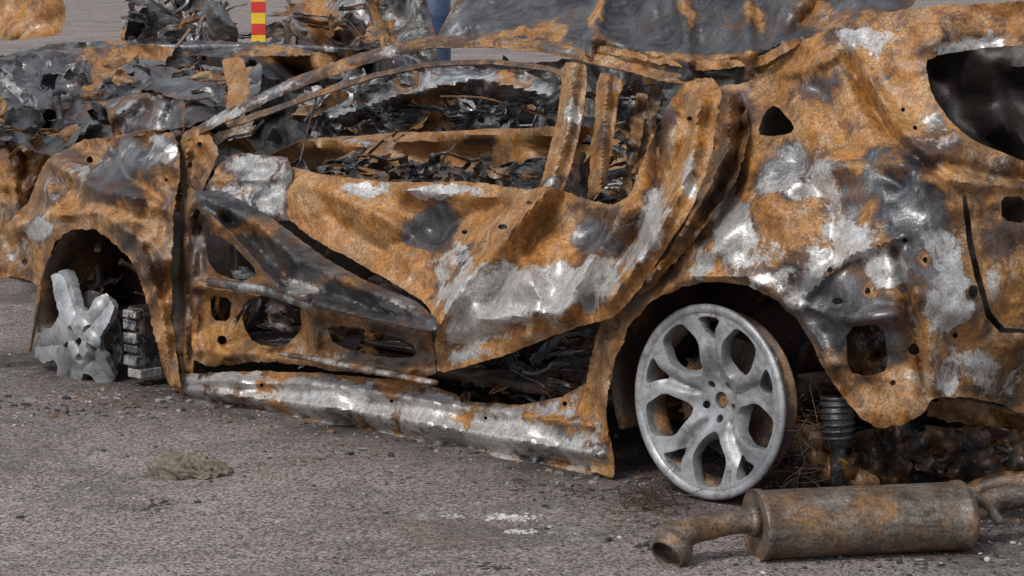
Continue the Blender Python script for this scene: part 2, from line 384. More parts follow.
# region survey : x,y,rx,ry, orange,white,grey,soot
QS=[(840,130,50,38,.95,.0,.05,0),(885,165,35,30,.7,.1,.5,0),(780,175,38,25,.2,.48,.85,0),(820,180,28,25,.3,.68,.7,0),(785,225,28,24,.95,.15,.1,0),(730,225,22,35,.3,.8,.5,0),(700,262,16,18,.4,.65,.3,0),(765,282,26,14,.3,.78,.4,0),(845,240,28,24,.4,.68,.6,0),(795,298,20,10,.3,.65,.5,0),
(740,165,25,30,.9,.0,.15,0),(725,110,22,30,.3,.0,.2,.4),(770,80,40,18,.7,.05,.3,.1),(915,205,28,45,.1,.25,1.,.15),(835,310,40,40,.3,.2,.95,.1),(870,345,30,40,.3,.2,.75,.2),(885,270,24,20,.3,.68,.6,0),(950,300,20,48,.4,.82,.4,0),(975,45,50,12,.4,.78,.3,0),(865,40,24,14,.5,.75,.2,0),
(905,90,22,40,.95,.05,.1,0),(950,180,40,14,1.,.0,.0,0),(940,130,18,22,.5,.5,.5,0),(1000,290,22,40,.9,.35,.2,0),(1000,230,18,30,.5,.15,.4,.05),(900,395,35,25,.75,.05,.1,.15),(960,370,40,20,.6,.6,.3,.05),(1000,390,30,20,.5,.3,.4,.1),(640,300,25,35,.6,.05,.1,.25),(600,380,14,50,.7,.05,.1,.15),(603,450,14,30,.8,.05,.1,.1),(680,240,20,30,.3,.05,.2,.45),(670,180,14,60,.3,.05,.3,.5),(800,60,30,25,.85,.1,.2,.05),(940,250,14,30,.4,.65,.6,0),(820,260,15,15,.6,.6,.3,0),(870,210,18,14,.85,.2,.3,0),(820,95,20,14,.3,.15,.8,.1),(725,315,60,10,1.,.05,.0,.05),(760,250,20,14,.8,.45,.2,0),(925,350,12,30,.95,.1,.1,.0)]
panel('rear_quarter_panel',
 [(616,478,-.01),(590,470,0),(583,430,0),(588,370,0),(598,330,.0),(622,290,0),(655,250,-.02),(682,215,-.05),(700,165,-.1),(708,120,-.14),(712,88,-.18),(745,84,-.18),(775,66,-.2),(797,44,-.21),(830,28,-.22),(870,14,-.21),(930,6,-.26),(1000,2,-.38),(1060,2,-.5),(1062,200,-.45),(1062,416,-.45),(1020,414,-.36),(1000,404,-.28),(960,396,-.12),(932,398,-.04),(924,412,0),(902,424,.0),(878,429,.0),(862,419,.0),(845,400,.01),(826,372,.02),(812,342,.03),(798,318,.035),(774,298,.04),(745,285,.045),(715,280,.045),(682,286,.045),(652,301,.04),(630,325,.03),(615,360,.02),(606,400,.01),(609,440,0)],
 ctrl=[(790,170,-.07),(790,235,.03),(735,235,.03),(840,60,-.17),(870,110,-.12),(900,200,-.03),(850,250,.03),(960,250,-.1),(1018,250,-.3),(1018,380,-.33),(900,330,.03),(720,190,-.08),(740,110,-.15),(930,300,.0),(890,60,-.16),(940,180,-.06),(1010,175,-.3),(640,290,0.01),(700,260,.05),(790,280,.05)],
 holes=[[(924,62),(940,54),(985,48),(1050,44),(1050,170),(1010,156),(975,142),(950,122),(932,95)],[(757,134),(764,113),(776,104),(796,127),(790,134),(772,137)],[(846,327),(884,323),(889,370),(868,377),(848,372)],circ(914,349,6),circ(838,301,6,4),circ(868,291,3),circ(901,289,3),circ(973,292,5,7),[(1000,196),(1025,197),(1026,224),(1002,221)],circ(893,383,3),circ(925,260,3),circ(955,335,3),circ(905,240,2.5),circ(830,270,3),circ(903,110,2.5),circ(915,128,2.5),circ(888,78,2.5),
   [(961,196),(967,196),(975,255),(995,327),(1040,330),(1040,334),(990,332),(969,258)]],
 creases=[([(842,45),(862,90),(890,135),(925,165),(962,192)],-.045,7),([(853,45),(875,90),(902,130),(932,158)],.03,7),([(712,250),(760,205),(830,165),(900,165)],.035,14),([(690,120),(700,170),(672,230),(640,280)],-.02,6),([(725,100),(718,180),(690,240),(655,285)],.02,7),([(740,110),(735,175),(712,235)],-.018,6),
   ([(606,440),(606,380),(630,318),(682,278),(745,276),(800,308),(830,366)],.025,6),([(800,165),(830,210),(835,262)],-.03,12),([(805,295),(850,255),(905,235)],.035,6),([(895,250),(915,330),(925,395)],-.04,5),([(905,250),(928,330),(935,390)],.025,5),([(780,75),(830,60),(842,45)],.025,7),([(820,90),(850,150),(900,185)],-.03,12),([(930,180),(1060,190)],.025,6),([(840,315),(895,312)],.015,4),([(780,300),(850,320),(900,318)],.018,4),([(780,300),(805,330),(845,395)],-.02,5),([(935,160),(1000,175),(1060,182)],-.02,5)],
 res=3.6,amp=.013,ascale=34,rag=1.4,base=(.6,.13,.3,.05),spots=QS,parent=car,seed=11)
DS=[(320,200,35,22,1.,.0,.0,0),(370,235,35,22,1.,.05,.0,0),(405,262,30,15,.9,.25,.1,0),(370,184,25,7,.3,.8,.3,0),(440,190,40,9,.3,.9,.4,0),(432,226,34,19,.2,.0,1,.4),(495,222,40,18,1.,.05,.0,0),(455,265,35,14,.6,.55,.3,0),(470,300,36,24,.3,.95,.5,0),(515,290,38,28,.25,1.,.4,0),(560,290,32,24,.3,.92,.4,0),(600,280,25,22,.3,.8,.5,0),(470,335,30,16,.4,.8,.3,0),(520,332,35,9,1.,.2,.0,0),(585,312,25,8,.95,.2,.1,0),(530,245,30,12,1.,.15,.0,0),(590,240,24,18,.3,.1,1.,.05),(470,362,30,8,.85,.5,.1,0),
(600,212,25,14,.6,.1,.5,.2),(650,215,14,30,.3,.85,.3,0),(690,130,16,40,.95,.2,.1,0),(665,130,10,40,.4,.0,.1,.4),(640,250,20,20,.6,.55,.4,0),(690,190,10,30,.6,.6,.2,0),(550,260,18,10,1.,.1,.0,0)]
panel('door_skin',
 [(288,166,-.05),(330,176,-.03),(400,182,-.02),(470,182,-.02),(530,190,-.03),(548,186,-.05),(575,196,-.04),(612,206,-.02),(630,196,-.03),(640,170,-.06),(655,130,-.1),(672,98,-.15),(688,80,-.17),(714,78,-.17),(724,98,-.12),(716,140,-.07),(706,178,0),(690,212,.06),(665,250,.10),(640,288,.11),(614,318,.1),(580,326,.09),(540,341,.08),(500,357,.08),(438,374,.08),(434,345,.10),(438,325,.10),(425,303,.08),(395,284,.06),(350,258,.04),(310,238,.02),(288,218,0)],
 ctrl=[(350,210,.01),(430,225,-.04),(500,215,.03),(470,260,.05),(520,290,.14),(580,270,.05),(600,240,-.02),(640,230,.05),(680,150,-.06),(480,330,.10),(550,310,.11)],
 holes=[circ(503,227,5,3),circ(465,232,3,2),circ(530,203,3,2),circ(690,119,3)],
 creases=[([(545,192),(505,238),(465,285),(438,325)],.07,12),([(560,200),(530,245),(490,300)],-.045,10),([(628,210),(590,262),(560,320)],.06,10),([(500,205),(430,232),(385,250)],-.035,12),([(300,180),(380,215),(450,262)],.035,10),([(330,215),(400,265)],-.02,8),([(660,130),(655,200),(620,262),(590,300)],-.055,8),([(700,100),(690,170),(655,240),(610,300)],.055,8),([(400,190),(520,200)],.02,5),([(480,320),(560,312),(610,285)],.035,8),([(460,345),(540,320)],-.025,6),([(675,90),(690,130),(668,180)],-.035,5),([(640,200),(660,250)],.035,6),([(520,250),(540,300),(530,335)],.03,7)],
 res=3.6,amp=.012,ascale=30,rag=1.2,base=(.7,.1,.2,.0),spots=DS,parent=car,seed=21)
panel('c_pillar_fold',[(720,96,-.11),(742,92,-.12),(750,130,-.08),(738,175,-.02),(714,216,.03),(684,252,.05),(655,286,.07),(634,302,.08),(640,282,.07),(665,246,.05),(692,208,.02),(706,170,-.03),(716,130,-.08)],
 creases=[([(730,95),(728,150),(700,205),(650,280)],.05,5),([(742,110),(735,165),(705,220)],-.04,4)],res=3,amp=.018,ascale=16,rag=1.6,base=(.45,.1,.25,.4),spots=[(735,130,12,30,.8,.1,.1,.2),(670,260,20,20,.6,.1,.2,.3)],parent=car,seed=23)
panel('door_skin_corner',[(205,190,0),(218,165,-.03),(236,153,-.05),(286,157,-.05),(293,170,-.04),(291,220,.0),(268,222,.02),(232,204,.02)],res=3.5,amp=.012,ascale=20,base=(.3,.5,.6,.05),spots=[(255,165,25,10,.5,.75,.4,0),(265,190,25,15,.3,.55,.7,.05),(215,180,12,10,.8,.1,.2,.1)],creases=[([(215,180),(290,178)],.025,5)],parent=car,seed=31)
panel('door_flap',[(196,190,.03),(226,192,.03),(262,212,.02),(290,232,.03),(330,262,.05),(382,288,.08),(420,304,.10),(439,322,.13),(437,332,.16),(400,325,.16),(350,314,.16),(306,302,.15),(283,292,.14),(256,262,.11),(226,228,.07),(198,203,.04)],
 creases=[([(200,196),(260,225),(300,262),(380,296),(436,324)],.045,7),([(230,220),(290,280),(400,318)],-.05,9),([(198,203),(256,262),(283,290),(350,313),(436,331)],.03,3.5)],
 res=3.2,amp=.006,ascale=28,base=(.35,.1,.75,.35),spots=[(300,290,25,8,.4,.5,.6,.1),(250,225,25,12,.8,.05,.2,.25),(390,312,40,6,.3,.5,.8,.1),(340,280,30,10,.85,.1,.3,.15)],parent=car,seed=33,edge=.3)
panel('door_inner_frame',[(188,186,-.06),(205,196,-.06),(235,232,-.06),(285,288,-.04),(340,308,-.02),(430,326,.02),(437,372,.03),(424,380,.02),(350,372,-.02),(280,362,-.05),(196,366,-.07),(186,300,-.07),(185,230,-.07)],
 holes=[[(243,300),(275,293),(300,300),(303,330),(282,348),(255,344),(243,325)],[(325,324),(368,328),(412,342),(418,358),(380,357),(335,346)],[(204,232),(226,238),(262,275),(240,282),(210,270)],circ(222,340,5),[(210,295),(232,298),(230,322),(212,320)],circ(197,215,4,6)],
 creases=[([(200,285),(430,335)],.03,5),([(200,350),(430,372)],.02,5),([(190,200),(195,360)],.03,4),([(315,305),(318,365)],.03,6)],
 res=3.4,amp=.012,ascale=18,rag=2.2,base=(.6,.05,.2,.35),spots=[(210,340,25,20,1.,.0,.0,.05),(300,355,60,10,.6,.45,.3,.15),(200,240,14,40,.3,.1,.4,.5),(380,350,50,20,.4,.25,.5,.4)],parent=car,seed=35)
sweep('door_intrusion_bar',SP([(208,282,.0),(260,290,.01),(330,312,.0),(380,322,-.0)]),.014,car,(.35,.4,.6),.15,flat=.6)
sweep('door_lower_flange',SP([(282,354,.02),(330,362,.04),(390,374,.05),(436,383,.05)]),[.007,.011,.007],car,(.5,.4,.4),.15,flat=1.8,jit=.15)
SS=[(225,382,35,10,.4,.8,.3,0),(330,392,45,14,.4,.85,.4,0),(430,410,40,14,.45,.8,.4,0),(500,428,40,16,.4,.85,.5,0),(560,445,30,14,.3,.75,.7,0),(395,392,14,8,1.,.0,.0,0),(470,414,22,8,1.,.1,.0,0),(540,415,18,12,.85,.3,.1,0),(590,410,14,25,.75,.1,.2,.1),(300,374,60,4,.85,.25,.1,.1),(400,446,200,5,.4,.45,.8,.1),(520,462,60,6,.3,.4,.9,.1),(280,405,14,6,1.,.1,.0,0)]
panel('sill',[(178,374,-.05),(250,371,-.05),(330,374,-.05),(420,382,-.05),(452,393,-.05),(470,403,-.05),(520,405,-.05),(560,398,-.04),(588,382,-.03),(603,400,0),(616,468,.0),(610,479,-.03),(540,469,-.03),(450,453,-.03),(350,433,-.03),(250,411,-.03),(182,404,-.03),(174,390,-.04)],
 ctrl=[(230,388,.02),(330,402,.02),(430,420,.02),(520,436,.02),(590,445,.02)],
 creases=[([(180,396),(350,425),(450,444),(608,470)],-.03,3),([(185,380),(330,385),(450,405),(590,425)],.025,4),([(190,390),(350,410),(600,455)],.018,4)]+[([(x,385+.17*(x-200)),(x+3,400+.17*(x-200))],-.01,4) for x in (240,352,463,560)],
 holes=[circ(565,404,2.5),circ(486,418,2),circ(392,401,2),circ(262,385,2)],
 res=3.0,amp=.004,ascale=34,rag=1.1,base=(.55,.5,.3,.05),spots=SS,parent=car,seed=41,edge=.35)
panel('hinge_pillar',[(180,136,-.1),(204,124,-.12),(219,150,-.1),(214,168,-.08),(203,192,-.06),(196,250,-.06),(198,320,-.06),(193,378,-.06),(181,378,-.08),(179,300,-.1),(182,200,-.1)],holes=[circ(190,165,3),circ(191,230,2.5,4),circ(188,290,2.5,4),circ(200,145,3)],creases=[([(187,150),(186,370)],.03,3)],res=3.0,amp=.008,ascale=16,base=(.55,.1,.3,.3),spots=[(205,145,12,14,.9,.3,.2,0),(188,380,10,20,1.,.1,.0,0)],parent=car,seed=43)
FS=[(70,190,28,22,.55,.25,.4,.1),(45,235,16,12,.2,.9,.4,.0),(130,160,24,20,.2,.3,1.,.05),(160,150,12,10,.3,.75,.5,0),(155,215,14,30,.8,.1,.2,.1),(163,320,10,40,1.,.0,.0,.0),(100,215,30,10,.95,.15,.1,0),(60,215,20,8,1.,.1,.0,.0),(20,255,20,14,.65,.35,.2,.1),(85,172,14,10,.3,.8,.4,0),(15,230,12,10,1.,.1,.0,0),(110,190,25,12,.3,.1,.6,.45)]
panel('front_fender',[(60,152,-.16),(82,140,-.18),(112,138,-.16),(150,130,-.12),(176,134,-.08),(181,160,-.03),(173,230,0),(171,300,0),(176,355,0),(182,388,-.01),(170,388,-.02),(158,350,-.01),(150,310,0),(139,275,.02),(120,247,.03),(97,230,.03),(72,229,.02),(56,241,.0),(49,262,-.02),(44,292,-.04),(36,282,-.06),(14,276,-.1),(-14,278,-.14),(-14,238,-.14),(12,220,-.12),(28,204,-.12),(38,180,-.14),(48,160,-.16)],
 ctrl=[(100,180,-.03),(140,200,0.02),(80,205,0),(30,240,-.05)],
 creases=[([(48,160),(100,190),(150,200),(172,210)],.045,8),([(60,215),(100,212),(140,240),(162,310),(172,385)],.03,5),([(110,140),(125,175),(165,205)],-.045,8),([(20,225),(60,210),(45,180)],.035,7)],
 holes=[circ(90,160,3),circ(166,180,2),circ(25,262,3)],
 res=3.2,amp=.018,ascale=24,rag=1.8,base=(.55,.12,.35,.12),spots=FS,parent=car,seed=45)
RSPT=[(280,95,50,14,.2,.6,.7,.05),(400,58,50,10,.3,.5,.7,.1),(500,52,40,10,.85,.15,.3,.0),(600,70,40,10,.8,.3,.2,0),(350,75,20,8,.9,.1,.2,.1),(220,120,30,14,.3,.65,.6,.05)]
panel('roof_rail',[(184,133,-.12),(215,117,-.13),(240,104,-.14),(300,75,-.18),(370,51,-.2),(430,38,-.22),(490,36,-.22),(545,42,-.22),(600,54,-.21),(650,69,-.2),(706,80,-.18),(702,89,-.17),(650,79,-.17),(600,65,-.18),(545,53,-.19),(490,47,-.19),(430,49,-.19),(370,63,-.17),(300,88,-.15),(250,111,-.12),(215,128,-.1),(188,141,-.1)],
 creases=[([(240,108),(300,82),(370,57),(430,43),(490,41),(545,47),(600,59)],.015,2)],res=2.6,amp=.005,ascale=25,rag=.9,base=(.5,.3,.4,.1),spots=RSPT,parent=car,seed=47,thick=.004)
panel('door_window_frame',[(234,121,-.08),(300,98,-.11),(370,75,-.14),(430,62,-.16),(490,60,-.16),(545,66,-.16),(572,73,-.15),(570,78,-.15),(545,71,-.15),(490,65,-.15),(430,67,-.15),(370,80,-.13),(305,102,-.1),(240,126,-.07)],res=3.0,amp=.002,rag=.5,base=(.35,.35,.5,.2),parent=car,seed=48,thick=.005)
panel('b_pillar',[(566,62,-.17),(588,65,-.17),(585,110,-.13),(574,160,-.08),(558,203,-.04),(536,222,0),(522,214,0),(543,182,-.04),(556,130,-.1)],creases=[([(575,65),(568,130),(548,195)],.03,6)],res=2.2,amp=.005,ascale=20,base=(.75,.15,.3,.1),spots=[(552,195,10,25,.2,.9,.4,0),(572,120,8,20,.4,.6,.5,.05)],parent=car,seed=49,thick=.004)
panel('rear_door_frame',[(599,74,-.16),(622,80,-.16),(615,130,-.12),(604,188,-.07),(589,200,-.06),(594,140,-.1)],creases=[([(608,78),(600,190)],.03,5)],res=2.2,amp=.006,ascale=18,base=(.75,.15,.3,.2),parent=car,seed=50,thick=.004)
sweep('window_divider',SP([(318,92,-.12),(308,130,-.09),(299,166,-.05)]),.008,car,(.3,.1,.5),.6,flat=.4)
sweep('wiring_loom',SP([(592,190,-.14),(602,178,-.16),(625,172,-.2),(640,170,-.22)]),.012,car,(.0,.2,1),.2)
for i,o in enumerate([[(636,92,-.2),(650,94,-.2),(640,150,-.2),(630,200,-.2),(618,200,-.2),(628,150,-.2)],[(652,88,-.24),(664,90,-.24),(652,140,-.22),(640,185,-.2),(632,180,-.2)]]):
    panel('c_pillar_inner_%d'%i,o,res=3.0,amp=.02,ascale=16,rag=1.6,base=(.5,.3,.4,.2),parent=car,seed=130+i)
for i,(x0,x1,w_) in enumerate([(352,404,-.55),(432,486,-.6)]):
    for j,xx in enumerate((x0,x1)):
        panel('seat_side_plate_%d_%d'%(i,j),[(xx-5,184,w_-.08*j),(xx-8+5*j,168,w_-.08*j),(xx-1-4*j,157-3*i,w_-.08*j),(xx+7-2*j,154,w_-.08*j),(xx+5+3*i,168,w_-.08*j),(xx+10,184,w_-.08*j)],res=3,amp=.012,ascale=12,rag=1.4,base=(.3,.15,.8,.6),parent=car,seed=140+i*2+j,thick=.006)
    sweep('seat_top_bar_%d'%i,SP([(x0,158,w_),(x0+14,155-2*i,w_),(x1-16,160,w_-.08),(x1+2,157,w_-.08)]),.005,car,(.5,.15,.5),.6)
panel('roof_skin',[(432,46,-.22),(500,42,-.225),(545,48,-.225),(600,60,-.22),(650,74,-.22),(700,84,-.22),(760,78,-.23),(782,64,-.23),(800,44,-.24),(830,30,-.25),(870,18,-.27),(910,8,-.35),(930,-20,-.5),(860,-40,-.55),(700,-60,-.62),(560,-50,-.62),(478,-30,-.55),(452,8,-.4)],
 ctrl=[(600,20,-.38),(700,25,-.36),(800,5,-.34),(520,10,-.4)],creases=[([(590,56),(610,-30)],.06,8),([(690,74),(680,-30)],.06,8),([(750,70),(745,-30)],.06,8),([(640,52),(700,62),(770,50),(800,35)],.06,8),([(470,25),(560,30),(640,48)],.04,7),([(780,50),(820,0)],-.06,7)],
 res=3.6,amp=.022,ascale=34,base=(.5,.0,.75,.45),spots=[(600,8,7,26,1,.05,.0,.0),(687,12,7,24,1,.05,.0,.0),(752,14,12,18,1.,.15,.0,.0),(640,66,50,8,1.,.1,.0,.05),(740,62,50,10,1.,.1,.0,.05),(830,15,40,14,.7,.35,.4,.1),(530,34,50,7,1.,.2,.1,.1),(455,25,12,20,.2,.5,.8,.1),(645,20,20,16,.3,.0,.8,.6),(480,10,20,14,.3,.2,.9,.3),(540,5,30,14,.3,.05,1.,.4)],parent=car,seed=51)
panel('roof_centre',[(478,-34,-.56),(560,-54,-.63),(700,-64,-.63),(860,-44,-.56),(930,-24,-.52),(960,-30,-1.4),(700,-50,-1.45),(520,-40,-1.4)],res=9,amp=.02,ascale=40,base=(.5,.1,.6,.3),parent=car,seed=53)
panel('roof_gutter',[(590,44,-.21),(640,52,-.21),(700,62,-.21),(760,57,-.21),(797,38,-.21),(800,44,-.21),(765,65,-.2),(700,71,-.2),(640,60,-.2),(592,51,-.2)],res=3.0,amp=.008,ascale=18,rag=1.4,base=(.95,.1,.1,.05),parent=car,seed=52,thick=.004)
# ---- floor, far side, bulkheads, wells
def box(name,u0,u1,w0,w1,z0,z1,parent,zones=(.3,.05,.3),soot=.8,bev=.01):
    V=[UW(u,w,z) for u in (u0,u1) for w in (w0,w1) for z in (z0,z1)]
    return mk(name,V,[(0,1,3,2),(4,6,7,5),(0,4,5,1),(2,3,7,6),(0,2,6,4),(1,5,7,3)],parent,BM,np.tile(zones,(8,1)),soot,smooth=False,bevel=bev)
box('floor_pan',.35,2.9,-1.5,-.12,.16,.19,car)
box('boot_floor',-.62,.3,-1.35,-.5,.36,.39,car,soot=.9)
box('transmission_tunnel',.3,2.2,-.9,-.68,.19,.32,car)
box('bulkhead',2.02,2.06,-1.5,-.15,.19,.62,car,soot=.7)
box('seat_base',.95,1.5,-.65,-.2,.19,.38,car,soot=.85,bev=.04)
box('rear_seat_pan',.2,.7,-1.4,-.35,.19,.42,car,soot=.85,bev=.04)
panel('far_body_side',[(250,165,-1.5),(300,140,-1.5),(420,132,-1.5),(530,128,-1.5),(640,120,-1.5),(760,120,-1.5),(900,110,-1.5),(900,330,-1.5),(640,330,-1.5),(400,290,-1.5),(180,250,-1.5),(170,190,-1.5)],res=7,amp=.05,ascale=34,base=(.95,.05,.0,.05),spots=[(400,178,200,12,.4,.1,.5,.6),(700,250,200,70,.2,.05,.4,.8),(400,220,200,40,.2,.0,.3,.85),(370,148,30,6,.3,.6,.4,0),(480,140,20,8,.3,.1,.6,.3)],creases=[([(240,146),(420,140),(560,134)],.08,7)],parent=car,seed=55)
sweep('far_roof_rail',SP([(560,20,-1.4),(640,22,-1.4),(760,22,-1.4),(890,15,-1.4)]),.025,car,(.6,.1,.3),.3)
sweep('far_b_pillar',SP([(640,25,-1.4),(650,80,-1.45),(655,130,-1.5)]),.035,car,(.7,.1,.3),.3,flat=.6)
def well(name,uc,zc,Rr,parent,w0=-.34,w1=-.015,a0=-25,a1=205):
    V=[];T=[];n=28;m=5
    for i in range(n+1):
        a=math.radians(a0+(a1-a0)*i/n)
        for j in range(m):
            w=w0+(w1-w0)*j/(m-1); V.append(UW(uc+Rr*math.cos(a),w,max(zc+Rr*math.sin(a),.12)))
    for i in range(n):
        for j in range(m-1): T.append((i*m+j,i*m+j+1,(i+1)*m+j+1,(i+1)*m+j))
    mk(name,V,T,parent,BM,np.tile((.5,.05,.3),(len(V),1)),.55,.004)
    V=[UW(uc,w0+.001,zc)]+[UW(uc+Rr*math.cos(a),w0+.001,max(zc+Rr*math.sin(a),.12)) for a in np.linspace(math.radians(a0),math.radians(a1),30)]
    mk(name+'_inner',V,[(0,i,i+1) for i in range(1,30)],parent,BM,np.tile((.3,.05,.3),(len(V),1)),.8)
def toUZ(P): r=P-P0; return r@D, P[2]
uc,zc=toUZ(S(716,385,0)); well('rear_wheel_well',uc,zc,.37,car,a1=172)
uf,zf=toUZ(S(100,335,0)); well('front_wheel_well',uf,zf,.36,car)
ZG=[(.2,.2,.8),(.6,.2,.3),(.4,.5,.5),(.8,.1,.1)]
scrap('cabin_debris',80,(250,172,640,330),(-1.3,-.25),.26,car,ZG,61,(.3,.9),tubes=.12)
scrap('cabin_seat_remains',32,(330,160,560,184),(-1.0,-.4),.13,car,[(.1,.2,.9),(.5,.1,.4)],62,(.3,.9),tubes=.1)
scrap('door_cavity_debris',70,(205,285,430,365),(-.3,-.08),.13,car,ZG,63,(.0,.6),tubes=.2)
scrap('rear_door_cavity',50,(470,335,600,400),(-.35,-.1),.16,car,ZG,64,(.2,.8),tubes=.2)
scrap('c_pillar_debris',40,(595,90,670,205),(-.5,-.2),.13,car,[(.5,.4,.5),(.8,.2,.2),(.1,.3,.9)],65,(.0,.5),tubes=.1)
scrap('underbody_debris',110,(800,405,1060,500),(-.9,-.3),.14,car,[(.3,.2,.5),(.8,.05,.1),(.2,.3,.8)],66,(.2,.9),tubes=.3)
scrap('front_wheel_debris',34,(50,240,165,330),(-.3,-.12),.12,car,[(.3,.2,.5),(.7,.05,.2)],67,(.2,.85),tubes=.3)
scrap('well_debris',40,(625,300,850,430),(-.33,-.2),.14,car,[(.3,.2,.5),(.7,.05,.2)],68,(.2,.85),tubes=.3)
panel('underbody',[(780,300,-.75),(1080,380,-.9),(1080,500,-.9),(930,492,-.8),(780,470,-.75)],res=7,amp=.08,ascale=30,base=(.5,.05,.3,.75),parent=car,seed=71)
panel('rear_bulkhead',[(900,40,-.8),(1080,30,-.9),(1080,300,-.9),(900,300,-.8)],res=10,amp=.06,ascale=40,base=(.2,.0,.3,1.0),parent=car,seed=72)
panel('lamp_pocket',[(835,312,-.12),(900,312,-.12),(905,385,-.12),(840,388,-.12)],res=4,amp=.04,ascale=14,base=(.4,.3,.5,.3),parent=car,seed=73)
panel('quarter_inner',[(740,95,-.3),(820,95,-.3),(820,150,-.3),(740,150,-.3)],res=6,amp=.03,base=(.2,.1,.4,.85),parent=car,seed=74)
panel('tail_inner',[(920,180,-.5),(1080,180,-.6),(1080,400,-.6),(930,400,-.4)],res=8,amp=.03,base=(.2,.1,.4,.85),parent=car,seed=75)
panel('rear_crossmember',[(925,402,-.25),(960,400,-.3),(1000,410,-.38),(1060,420,-.5),(1060,436,-.5),(1000,428,-.4),(950,420,-.3),(928,418,-.26)],res=3.4,amp=.02,ascale=16,rag=1.6,base=(.75,.1,.2,.35),parent=car,seed=77,thick=.006)
panel('trailing_arm',[(792,432,-.15),(812,424,-.15),(826,440,-.18),(850,462,-.2),(880,478,-.25),(872,492,-.25),(840,484,-.2),(806,462,-.16)],res=3.0,amp=.02,ascale=14,rag=1.2,base=(.7,.15,.3,.4),parent=car,seed=78,thick=.02,holes=[circ(820,450,4)])
panel('heat_shield',[(850,432,-.3),(905,426,-.3),(912,470,-.32),(890,488,-.32),(858,476,-.3)],res=3.4,amp=.03,ascale=14,rag=1.6,base=(.55,.2,.5,.45),parent=car,seed=79)
sweep('rear_axle_beam',[UW(.02,-.25,.24),UW(-.05,-.8,.24),UW(.02,-1.35,.24)],.035,car,(.6,.05,.3),.5)
a=S(838,398,-.16); b_=S(838,484,-.16)
sweep('damper_tube',[a,b_],[.019,.019],car,(.2,.4,.8),.35,ns=14,k=1)
sweep('damper_body',[S(838,400,-.16),S(838,446,-.16)],.038,car,(.1,.2,.9),.6,ns=16,k=1)
for i in range(7):
    c=S(838,402+i*6.6,-.16); pts=[c+.040*(math.cos(t)*R+math.sin(t)*np.array([0,1.,0]))+Z*.003*t for t in np.linspace(0,6.28,14)]
    sweep('bump_stop_rib_%d'%i,pts,.004,car,(.1,.2,.9),.55,k=1,ns=6)
for i,(p,r) in enumerate([([(880,430,-.35),(930,460,-.4),(1000,455,-.45),(1060,470,-.5)],.022),([(900,420,-.3),(905,480,-.35)],.02),([(940,400,-.35),(1040,425,-.5)],.022),([(962,498,-.25),(1000,484,-.3),(1060,482,-.35)],.028),([(925,430,-.3),(1060,445,-.5)],.012)]):
    sweep('underbody_link_%d'%i,SP(p),r,car,(.6,.2,.4),.3,jit=.08)
panel('subframe_bracket',[(905,435,-.3),(985,425,-.35),(1040,435,-.4),(1040,470,-.4),(960,478,-.34),(912,470,-.3)],holes=[circ(940,452,9,7),circ(1000,450,8,6)],res=3.4,amp=.03,ascale=16,base=(.5,.25,.55,.4),parent=car,seed=76,thick=.006)
